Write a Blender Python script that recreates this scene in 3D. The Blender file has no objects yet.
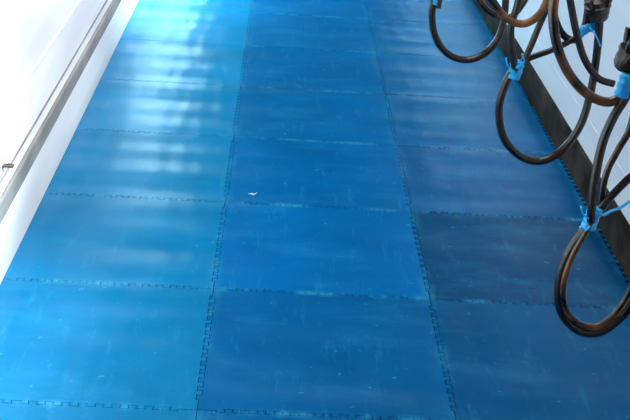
import bpy, bmesh, math, random
from mathutils import Vector, Euler, Matrix
random.seed(4)
scene=bpy.context.scene
scene.view_settings.view_transform='Standard'
COL=bpy.context.collection
L=0.62
XL=-0.595; XR=1.248

# ---------------- camera ----------------
cd=bpy.data.cameras.new("camera"); cam=bpy.data.objects.new("camera",cd); COL.objects.link(cam)
CP=Vector((0.146,-2.420,1.600)); CE=Euler((math.radians(66.187),math.radians(-3.517),math.radians(-0.854)))
cam.location=CP; cam.rotation_euler=CE
cd.sensor_width=36; cd.lens=1200.3/630*36; cd.clip_start=0.05
scene.camera=cam
RM=CE.to_matrix()
def survey(u,v,y):
    """world point of a sighted direction on the upright plane y=const"""
    d=RM@Vector(((u-315)/1200.3,(210-v)/1200.3,-1))
    return CP+d*((y-CP.y)/d.y)

# ---------------- helpers ----------------
def mat(name):
    m=bpy.data.materials.new(name); m.use_nodes=True
    nt=m.node_tree; b=nt.nodes["Principled BSDF"]; return m,nt,b
def N(nt,t,**k):
    n=nt.nodes.new(t)
    for a,v in k.items(): setattr(n,a,v)
    return n
def simple(name,c,c2=None,rough=.5,scale=8,metal=0,bump=0.0,spec=.5,stretch=(1,1,1),det=4,lo=.35,hi=.65):
    m,nt,b=mat(name)
    tc=N(nt,"ShaderNodeTexCoord"); mp=N(nt,"ShaderNodeMapping"); mp.inputs["Scale"].default_value=stretch
    no=N(nt,"ShaderNodeTexNoise"); no.inputs["Scale"].default_value=scale; no.inputs["Detail"].default_value=det
    nt.links.new(tc.outputs["Object"],mp.inputs[0]); nt.links.new(mp.outputs[0],no.inputs["Vector"])
    r=N(nt,"ShaderNodeValToRGB"); r.color_ramp.elements[0].position=lo; r.color_ramp.elements[1].position=hi
    r.color_ramp.elements[0].color=(*c,1); r.color_ramp.elements[1].color=(*(c2 or c),1)
    nt.links.new(no.outputs["Fac"],r.inputs[0]); nt.links.new(r.outputs[0],b.inputs["Base Color"])
    b.inputs["Roughness"].default_value=rough; b.inputs["Metallic"].default_value=metal
    b.inputs["Specular IOR Level"].default_value=spec
    if bump:
        bp=N(nt,"ShaderNodeBump"); bp.inputs["Strength"].default_value=bump; bp.inputs["Distance"].default_value=.01
        nt.links.new(no.outputs["Fac"],bp.inputs["Height"]); nt.links.new(bp.outputs[0],b.inputs["Normal"])
    return m
def new_obj(name,me,parent=None,m=None):
    o=bpy.data.objects.new(name,me); COL.objects.link(o)
    if m and me: me.materials.append(m)
    if parent: o.parent=parent
    return o
def box(name,lo,hi,m,bev=0,parent=None):
    bm=bmesh.new(); bmesh.ops.create_cube(bm,size=1)
    lo=Vector(lo);hi=Vector(hi); c=(lo+hi)/2; s=hi-lo
    for v in bm.verts: v.co=Vector((v.co.x*s.x,v.co.y*s.y,v.co.z*s.z))
    if bev: bmesh.ops.bevel(bm,geom=bm.edges[:],offset=bev,segments=3,affect='EDGES',profile=.5)
    me=bpy.data.meshes.new(name); bm.to_mesh(me); bm.free()
    o=new_obj(name,me,parent,m); o.location=c; return o
def cr(pts,n=10):
    P=[Vector(p) for p in pts]; P=[P[0]*2-P[1]]+P+[P[-1]*2-P[-2]]; out=[]
    for i in range(1,len(P)-2):
        a,b,c,d=P[i-1:i+3]
        for k in range(n):
            t=k/n
            out.append(.5*((2*b)+(c-a)*t+(2*a-5*b+4*c-d)*t*t+(3*b-a-3*c+d)*t**3))
    out.append(P[-2]); return out
def tube_bm(bm,pts,r,seg=14,flat=None):
    n=len(pts); rings=[]
    t0=(pts[1]-pts[0]).normalized()
    up=Vector((0,1,0)) if abs(t0.y)<.9 else Vector((1,0,0))
    nrm=t0.cross(up).normalized()
    for i,p in enumerate(pts):
        t=(pts[min(i+1,n-1)]-pts[max(i-1,0)]).normalized()
        nrm=(nrm-t*nrm.dot(t)).normalized(); bn=t.cross(nrm)
        rr=r(i/(n-1)) if callable(r) else r
        f=flat or 1
        rings.append([bm.verts.new(p+(nrm*math.cos(2*math.pi*k/seg)*f+bn*math.sin(2*math.pi*k/seg))*rr) for k in range(seg)])
    for a,b in zip(rings,rings[1:]):
        for k in range(seg): bm.faces.new((a[k],a[(k+1)%seg],b[(k+1)%seg],b[k]))
    bm.faces.new(rings[0][::-1]); bm.faces.new(rings[-1])
def tube(name,pts,r,m,parent=None,flat=None,smooth=10):
    bm=bmesh.new(); tube_bm(bm,cr(pts,smooth),r,flat=flat)
    bmesh.ops.recalc_face_normals(bm,faces=bm.faces[:])
    me=bpy.data.meshes.new(name); bm.to_mesh(me); bm.free()
    for p in me.polygons: p.use_smooth=len(p.vertices)==4
    return new_obj(name,me,parent,m)

# ---------------- materials ----------------
def mat_foam():
    m,nt,b=mat("blue_foam")
    oi=N(nt,"ShaderNodeObjectInfo"); tc=N(nt,"ShaderNodeTexCoord")
    add=N(nt,"ShaderNodeVectorMath",operation='ADD')
    nt.links.new(tc.outputs["Object"],add.inputs[0]); nt.links.new(oi.outputs["Location"],add.inputs[1])
    def noise(scale,det,stretch=(1,1,1),rough=.55):
        mp=N(nt,"ShaderNodeMapping"); mp.inputs["Scale"].default_value=stretch
        nt.links.new(add.outputs[0],mp.inputs[0]); n=N(nt,"ShaderNodeTexNoise")
        n.inputs["Scale"].default_value=scale; n.inputs["Detail"].default_value=det; n.inputs["Roughness"].default_value=rough
        nt.links.new(mp.outputs[0],n.inputs["Vector"]); return n
    def ramp(src,a,b_):
        r=N(nt,"ShaderNodeMapRange"); r.inputs["From Min"].default_value=a; r.inputs["From Max"].default_value=b_
        nt.links.new(src,r.inputs["Value"]); return r.outputs[0]
    def math_(op,a,b_):
        n=N(nt,"ShaderNodeMath",operation=op)
        for i,x in enumerate((a,b_)):
            if isinstance(x,(int,float)): n.inputs[i].default_value=x
            else: nt.links.new(x,n.inputs[i])
        return n.outputs[0]
    big=noise(3.2,3); fine=noise(60,3); scr=noise(7,6,(1,.35,1),.7)
    dull=math_('MULTIPLY',ramp(big.outputs["Fac"],.3,.75),.6)
    mix=N(nt,"ShaderNodeMix",data_type='RGBA'); nt.links.new(dull,mix.inputs[0])
    nt.links.new(oi.outputs["Color"],mix.inputs[6])
    hs=N(nt,"ShaderNodeHueSaturation"); hs.inputs["Saturation"].default_value=1.0; hs.inputs["Value"].default_value=.6
    nt.links.new(oi.outputs["Color"],hs.inputs["Color"]); nt.links.new(hs.outputs[0],mix.inputs[7])
    sep=N(nt,"ShaderNodeSeparateXYZ"); nt.links.new(tc.outputs["Object"],sep.inputs[0])
    def edged(o_): return math_('ABSOLUTE',math_('SUBTRACT',o_,L/2),0)
    ey=ramp(edged(sep.outputs["Y"]),L/2-.020,L/2+.002); ex=ramp(edged(sep.outputs["X"]),L/2-.03,L/2)
    e=math_('MAXIMUM',ey,math_('MULTIPLY',ex,.45))
    s1=math_('MULTIPLY',e,ramp(scr.outputs["Fac"],.48,.62))
    spk=noise(34,2); s3=math_('MULTIPLY',ramp(spk.outputs["Fac"],.70,.75),.5)
    sc1=noise(8,5,(3.5,.6,1),.75); s4=math_('MULTIPLY',ramp(sc1.outputs["Fac"],.56,.78),.32)
    haze=noise(4,6,(.7,1.6,1),.65); s5=math_('MULTIPLY',ramp(haze.outputs["Fac"],.50,.85),.30)
    tot=math_('ADD',math_('ADD',math_('ADD',math_('MULTIPLY',s1,.75),s5),s3),s4)
    sc_=math_('MINIMUM',tot,.68)
    mx2=N(nt,"ShaderNodeMix",data_type='RGBA'); nt.links.new(sc_,mx2.inputs[0]); nt.links.new(mix.outputs[2],mx2.inputs[6])
    mx2.inputs[7].default_value=(.03,.28,.46,1)
    nt.links.new(mx2.outputs[2],b.inputs["Base Color"])
    b.inputs["Roughness"].default_value=.27
    b.inputs["Specular IOR Level"].default_value=.18
    b.inputs["Specular Tint"].default_value=(.05,.70,1,1)
    wav=noise(1.9,0,(.35,3.4,1)); wav2=noise(10,0,(1.6,.25,1))
    bp=N(nt,"ShaderNodeBump"); bp.inputs["Strength"].default_value=.46; bp.inputs["Distance"].default_value=.03
    nt.links.new(wav.outputs["Fac"],bp.inputs["Height"])
    bp3=N(nt,"ShaderNodeBump"); bp3.inputs["Strength"].default_value=.28; bp3.inputs["Distance"].default_value=.010
    nt.links.new(wav2.outputs["Fac"],bp3.inputs["Height"]); nt.links.new(bp.outputs[0],bp3.inputs["Normal"])
    bp2=N(nt,"ShaderNodeBump"); bp2.inputs["Strength"].default_value=.06; bp2.inputs["Distance"].default_value=.002
    nt.links.new(fine.outputs["Fac"],bp2.inputs["Height"]); nt.links.new(bp3.outputs[0],bp2.inputs["Normal"])
    nt.links.new(bp2.outputs[0],b.inputs["Normal"])
    return m
M_FOAM=mat_foam()
M_CONC=simple("dark_concrete",(.002,.035,.08),(.004,.05,.11),.8,14,bump=.3)
M_WHITE=simple("white_paint",(.56,.56,.57),(.80,.80,.78),.5,1.6,stretch=(1,.4,2.5),det=2)
M_LILAC=simple("bluish_white_paint",(.58,.64,.72),(.64,.70,.77),.5,4,stretch=(1,.4,2))
M_GREY=simple("grey_rubber_strip",(.15,.15,.15),(.24,.235,.23),.7,12,stretch=(1,.3,1),spec=.2)
M_LINE=simple("panel_joint",(.55,.60,.67),(.60,.65,.72),.7,12)
M_BLACKKERB=simple("black_rubber_kerb",(.006,.005,.004),(.060,.046,.037),.85,8,bump=.6,spec=.1,det=12,stretch=(1,.6,1),lo=.40,hi=.78)
M_HOSE=simple("black_hose_rubber",(.004,.003,.003),(.038,.019,.010),.26,11,bump=.03)
M_BROWN=simple("brown_hose_and_highlight",(.012,.006,.004),(.34,.125,.04),.24,9,bump=.03,lo=.42,hi=.7)  # brown hoses; copper tone also paints the near loop's highlight
M_TAPE=simple("blue_tape",(.0,.32,.84),(.02,.55,1.0),.35,30,bump=.3)
M_STEEL=simple("stainless_steel",(.5,.5,.5),(.6,.6,.6),.25,10,metal=1)
M_RUST=simple("rusty_metal",(.05,.03,.02),(.10,.07,.05),.7,40)
M_DARK=simple("unseen_dark_roof",(.02,.025,.03),(.035,.035,.04),.9,3)  # coloured dark so the mats mirror little light from above
M_END=simple("unseen_dark_plaster",(.04,.06,.08),(.06,.08,.10),.9,3)  # shade put into the colour to keep mat reflections dark
M_PAPER=simple("white_scrap",(.40,.58,.7),(.65,.78,.85),.6,30)

# ---------------- mats ----------------
A=.0064; NT=13; GAP=.0009
def edge_curve():
    m=.045; T=(1*L-2*m)/(NT+.5) ; out=[(0,0),(m,0),(m,-A)]
    t=m+T*.5
    for k in range(NT):
        c=t+T*(k+.25)
        out+= [(c-T*.20,-A),(c-T*.29,A),(c+T*.29,A),(c+T*.20,-A)]
    out+=[(L-m,-A),(L-m,0),(L,0)]
    return out
EC=edge_curve()
def offset_poly(P,g):
    n=len(P); out=[]
    for i in range(n):
        a=Vector(P[i-1]);b=Vector(P[i]);c=Vector(P[(i+1)%n])
        d1=(b-a).normalized(); d2=(c-b).normalized()
        n1=Vector((-d1.y,d1.x)); n2=Vector((-d2.y,d2.x)); m=(n1+n2)
        if m.length<1e-6: out.append(b+n1*g); continue
        m.normalize(); k=g/max(m.dot(n1),.35); out.append(b+m*k)
    return out
def mat_mesh(col):
    bot=[(t,l) for t,l in EC]; right=[(L+l,t) for t,l in EC]
    top=[(t,L+l) for t,l in reversed(EC)]; left=[(l,t) for t,l in reversed(EC)]
    if col==-1: left=[(.025,L),(.025,0)]; bot=[(.025,0)]+bot[1:]; top=top[:-1]+[(.025,L)]
    P=[]
    for q in bot+right+top+left:
        if not P or (Vector(q)-Vector(P[-1])).length>1e-5: P.append(q)
    if (Vector(P[0])-Vector(P[-1])).length<1e-5: P.pop()
    P=offset_poly(P,GAP)
    bm=bmesh.new()
    f=bm.faces.new([bm.verts.new((p.x,p.y,0)) for p in P])
    r=bmesh.ops.extrude_face_region(bm,geom=[f])
    for v in r['geom']:
        if isinstance(v,bmesh.types.BMVert): v.co.z=.02
    bmesh.ops.recalc_face_normals(bm,faces=bm.faces[:])
    bmesh.ops.triangulate(bm,faces=[x for x in bm.faces if len(x.verts)>4])
    me=bpy.data.meshes.new("floor_mat"); bm.to_mesh(me); bm.free(); me.materials.append(M_FOAM); return me
MM={c:mat_mesh(c) for c in (-1,0,1)}
tint={-1:(.0,.178,.40),0:(.0,.112,.315),1:(.0,.094,.275)}  # left column gets a paler, greener blue
over={(1,1):(.0,.050,.145),(1,0):(.0,.070,.195),(1,-1):(.0,.068,.18),(1,2):(.0,.082,.25),(0,1):(.0,.118,.345),(0,0):(.0,.094,.27),(0,-1):(0,.088,.25),(0,2):(.0,.112,.33),(-1,-1):(0,.135,.30),(-1,0):(0,.142,.325),(-1,1):(0,.155,.35),(-1,2):(0,.162,.36)}
desc={-1:"pale blue foam puzzle mat beside the white wall",0:"bright blue interlocking foam puzzle mat along the aisle",1:"deep blue foam puzzle mat beside the black kerb"}
for c in (-1,0,1):
    for j in range(-1,7):
        o=bpy.data.objects.new("floor_mat",MM[c]); COL.objects.link(o)
        o.location=(c*L,j*L,-.02)
        t=over.get((c,j),tint[c]); k=random.uniform(.95,1.04)
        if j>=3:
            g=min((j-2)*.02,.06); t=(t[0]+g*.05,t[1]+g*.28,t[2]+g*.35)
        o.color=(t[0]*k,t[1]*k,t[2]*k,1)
        o["label"]="dark greyish-blue worn foam puzzle mat beside the black kerb" if (c,j)==(1,1) else desc[c]
        o["category"]="floor mat"; o["group"]="interlocking blue foam floor mats"

# ---------------- shell ----------------
def struct(o): o["kind"]="structure"; return o
struct(box("floor",(-.9,-3.2,-.12),(1.7,9.2,-.0205),M_CONC))
struct(box("wall_left",(-.80,-3.2,-.0205),(XL,9.2,1.25),M_WHITE))
struct(box("wall_right",(XR+.012,-3.2,-.0205),(1.5,9.2,1.25),M_LILAC))
struct(box("unseen_dark_end_wall",(-3,9.2,-.12),(4,9.35,3.2),M_END))  # unseen dark end added for the mats to reflect
struct(box("unseen_dark_ceiling",(-3,-3.2,3.2),(4,9.35,3.3),M_DARK))  # unseen dark cover added to keep floor reflections low
struct(box("trim_1",(XL-.001,-3.2,.188),(XL+.012,9.1,.248),M_GREY,.005))
struct(box("trim_2",(XL-.001,-3.2,.287),(XL+.004,9.1,.293),M_GREY))
struct(box("trim_3",(XL-.001,-3.2,.455),(XL+.004,9.1,.461),M_LINE,.001))
struct(box("baseboard_right",(XR,-3.2,-.0205),(XR+.03,9.1,.125),M_BLACKKERB,.008))
struct(box("trim_4",(XR+.010,-3.2,.235),(XR+.014,9.1,.239),M_LINE,.001))

# small bracket on left wall
e=bpy.data.objects.new("wall_bracket",None); COL.objects.link(e); e.location=(XL,.68,.322)
e["label"]="small rusty metal bracket screwed to the white wall"; e["category"]="bracket"
box("plate",(-.001,-.010,-.004),(.030,.010,.002),M_RUST,.001,e)
bm=bmesh.new(); bmesh.ops.create_cone(bm,cap_ends=True,segments=6,radius1=.005,radius2=.004,depth=.005,matrix=Matrix.Translation((.018,0,.0035)))
me=bpy.data.meshes.new("bolt"); bm.to_mesh(me); bm.free(); new_obj("bolt",me,e,M_RUST)

# scrap on the mat
bm=bmesh.new(); tube_bm(bm,cr([(0,0,.002),(.010,.002,.004),(.018,-.001,.003),(.028,.010,.004)],5),lambda t:.0013+.0013*math.sin(math.pi*t),8,flat=.5)
tube_bm(bm,cr([(.008,.000,.004),(.014,-.010,.004),(.020,-.014,.003)],4),lambda t:.0014*(1.1-t),8,flat=.5)
me=bpy.data.meshes.new("paper_scrap"); bm.to_mesh(me); bm.free()
o=new_obj("paper_scrap",me,None,M_PAPER); o.location=(.075,1.31,.0005)
o["label"]="tiny torn white scrap lying on the blue mat"; o["category"]="litter"

# ---------------- pipe on right ----------------
PZ=1.22
pipe=bpy.data.objects.new("vacuum_pipe",None); COL.objects.link(pipe); pipe.location=(1.02,1.5,PZ)
pipe["label"]="long stainless steel pipe on brackets along the white wall"; pipe["category"]="pipe"
tube("pipe_body",[(0,-3.5,0),(0,0,0),(0,3.5,0)],.025,M_STEEL,pipe,smooth=2)
for yy in (-2.5,.1,2.5):
    tube("bracket",[(0.02,yy,0),(.12,yy,0),(.239,yy,0)],.012,M_STEEL,pipe,smooth=4)

# ---------------- milking hose clusters ----------------
def cluster(Y,label,hoses,tapes,claws):
    base=survey(*hoses[0][0][len(hoses[0][0])//2][:2],Y)
    e=bpy.data.objects.new("milking_hose_cluster",None); COL.objects.link(e); e.location=base
    e["label"]=label; e["category"]="hose"; e["group"]="milking hose clusters along the pipe"
    def W(p):
        q=survey(p[0],p[1],Y+(p[2] if len(p)>2 else 0)); return q-base
    for pts,r,m,up in hoses:
        P=[W(p) for p in pts]
        if up:
            last=P[-1]+base
            tgt=Vector((1.02,last.y,PZ-.0262))
            P+= [ (last.lerp(tgt,.5)+Vector((-.01,0,.0)))-base, tgt-base]
        tube("hose",P,r,m,e)
    for pts,r in tapes:
        rr=(lambda t,r=r:r*(.92+.07*math.sin(t*19)+.05*math.sin(t*43))) if r>.009 else r
        tube("tape",[W(p) for p in pts],rr,M_TAPE,e,smooth=8,flat=None if r>.009 else .3)
    for (u,v,dy,ang,s) in claws:
        c=W((u,v,dy))
        bm=bmesh.new()
        prof=[(0,-.045),(.018,-.044),(.028,-.034),(.034,-.012),(.034,.004),(.040,.006),(.040,.015),(.033,.017),(.030,.030),(.016,.038),(.012,.050),(0,.051)]
        rings=[[bm.verts.new((max(r,1e-4)*s*math.cos(2*math.pi*k/20),max(r,1e-4)*s*math.sin(2*math.pi*k/20),z*s)) for k in range(20)] for r,z in prof]
        for a,b in zip(rings,rings[1:]):
            for k in range(20): bm.faces.new((a[k],a[(k+1)%20],b[(k+1)%20],b[k]))
        bmesh.ops.remove_doubles(bm,verts=bm.verts[:],dist=.0006)
        bmesh.ops.recalc_face_normals(bm,faces=bm.faces[:])
        me=bpy.data.meshes.new("claw"); bm.to_mesh(me); bm.free()
        co=new_obj("claw",me,e,M_HOSE); co.location=c; co.rotation_euler=(.25,ang,0)
        for k in range(4):
            a=math.pi/4+k*math.pi/2
            tube("nozzle",[(math.cos(a)*.02*s,math.sin(a)*.02*s,.01),(math.cos(a)*.036*s,math.sin(a)*.036*s,.028*s),(math.cos(a)*.05*s,math.sin(a)*.05*s,.055*s)],.010*s,M_HOSE,co,smooth=4)
H=M_HOSE;B=M_BROWN
cluster(0.008,"near black milking hoses with brown strand added as loop highlight, tied with blue tape",
 [([(593,214,0),(583,232,.0),(568,255),(559,285),(562,312),(577,329),(598,332),(619,318),(635,295),(645,262),(648,225),(645,190),(642,150),(643,100),(655,50)],.0118,H,True),
  ([(592,218,-.008),(586,232,-.012),(572,257,-.014),(563.5,285,-.016),(566,309,-.014),(579,323.5,-.012),(598,326,-.012),(614,314,-.012),(629,292,-.012),(639,262,-.012),(641,225,-.012),(637,195,-.012)],.0072,B,False),  # added brown strand stands in for the orange highlight on the loop
  ([(591,222,-.01),(592,205,-.01),(595,180,-.01),(602,145,-.01),(613,118,-.01),(625,98,-.01),(634,75,-.01),(642,40,-.01),(650,0,-.01)],.0100,H,True),
  ([(596,216,.01),(608,200,.01),(625,182,.01),(643,165,.01),(660,130,.01),(668,60,.01)],.0090,H,True),
  ([(599,212,.02),(606,175,.02),(618,150,.02),(630,128,.02),(636,95,.02),(633,62,.01)],.0076,B,False),
  ([(556,-12,.0),(553,15,.0),(557,45,.0),(568,72,.0),(586,93,.0),(606,102,.0),(622,96,.0),(631,80,.0),(634,62,0)],.0105,B,False),
 ],
 [([(588,228,0),(592,217,0),(596,208,0)],.018),([(595,212,-.02),(603,215,-.02),(611,211,-.02),(620,208,-.02),(630,201,-.02)],.006),
  ([(590,226,-.02),(585,230,-.02),(580,227,-.02)],.006),([(588,218,-.02),(583,214,-.02),(581,207,-.02)],.006),
  ([(621,96,-.01),(625,84,-.01),(629,73,-.01)],.017)],
 [(630,56,0,.4,.8)])
cluster(1.067,"black milking hoses hanging in a loop with blue tape knot",
 [([(515,66),(504,88),(499,112),(504,138),(520,156),(541,161),(562,150),(580,126),(590,95),(596,60),(599,30),(600,8)],.0125,H,False),
  ([(516,72,-.01),(512,50,-.01),(511,28,-.01),(517,6,-.01),(526,-25,-.01)],.0112,H,True),
  ([(518,72,.01),(529,50,.01),(539,26,.01),(548,4,.01),(556,-25,.01)],.0103,H,True),
  ([(514,66,.02),(530,58,.02),(552,50,.02),(572,40,.02),(586,30,.02),(595,16,.02)],.0092,H,False),
  ([(553,-20,.03),(553,8,.03),(561,32,.03),(574,40,.03),(584,28,.03),(588,6,.03),(590,-20,.03)],.0110,H,True),
  ([(566,-25,-.03),(571,5,-.03),(577,35,-.03),(585,60,-.03),(598,78,-.03),(614,84,-.03)],.0110,H,False),
  ([(480,-18,-.02),(492,0,-.02),(505,17,-.02),(522,24,-.02),(538,16,-.02),(548,-2,-.02),(556,-25,-.02)],.0116,B,True),
 ],
 [([(513,78,0),(516,69,0),(518,61,0)],.022),([(516,68,-.03),(524,62,-.03),(522,54,-.03)],.007),([(515,72,-.03),(508,66,-.03),(506,58,-.03)],.007),
  ([(577,36,.02),(586,29,.02),(596,25,.02)],.016),([(590,28,-.03),(596,36,-.03),(600,46,-.03)],.007)],
 [(598,8,0,-.3,1.0)])
cluster(2.13,"far black milking hose loop hanging from the pipe",
 [([(436,-8),(432,15),(436,38),(448,54),(466,60),(484,54),(498,38),(504,18),(506,-5),(507,-30)],.0140,H,True),
  ([(438,8,-.01),(442,-8,-.01),(452,-30,-.01)],.012,H,True),
  ([(470,-20,.02),(478,-2,.02),(490,12,.02),(506,18,.02),(520,8,.02),(530,-20,.02)],.0120,B,True),
 ],
 [([(435,4,0),(436,0,0),(437,-6,0)],.019)],[(438,-22,0,.2,1.0)])

# ---------------- light ----------------
w=bpy.data.worlds.new("world"); scene.world=w; w.use_nodes=True
w.node_tree.nodes["Background"].inputs[0].default_value=(.80,.92,1,1); w.node_tree.nodes["Background"].inputs[1].default_value=.10
def area(name,loc,rot,sx,sy,power,col=(1,1,1),spread=math.pi):
    l=bpy.data.lights.new(name,'AREA'); l.shape='RECTANGLE'; l.size=sx; l.size_y=sy; l.energy=power; l.color=col; l.spread=spread
    o=bpy.data.objects.new(name,l); COL.objects.link(o); o.location=loc; o.rotation_euler=rot; return o
def across(dx,dz):
    d=Vector((dx,0,dz)).normalized()
    return Matrix((Vector((0,1,0)),(-d).cross(Vector((0,1,0))),-d)).transposed().to_euler()
area("overhead_fill",(.1,1.7,3.1),(0,0,0),2.0,3.4,108,(1,1,1))  # added overhead area lamp for the soft general light
area("side_light",(1.7,2.1,1.95),across(-2.3,-1.4),5.4,.4,30,(1,1,1),math.radians(50))  # added lamp to brighten the left wall
area("near_glare_fill",(1.2,-.5,1.7),across(-1.8,-1.30),2.2,.3,28,(.75,.95,1),math.radians(30))  # added lamp on the near left wall, for glare in the mats
area("far_glare_fill",(2.3,6.0,2.7),across(-2.9,-2.0),4.6,.4,240,(.48,.88,1),math.radians(34))  # added lamp brightening the far left wall so the mats mirror it
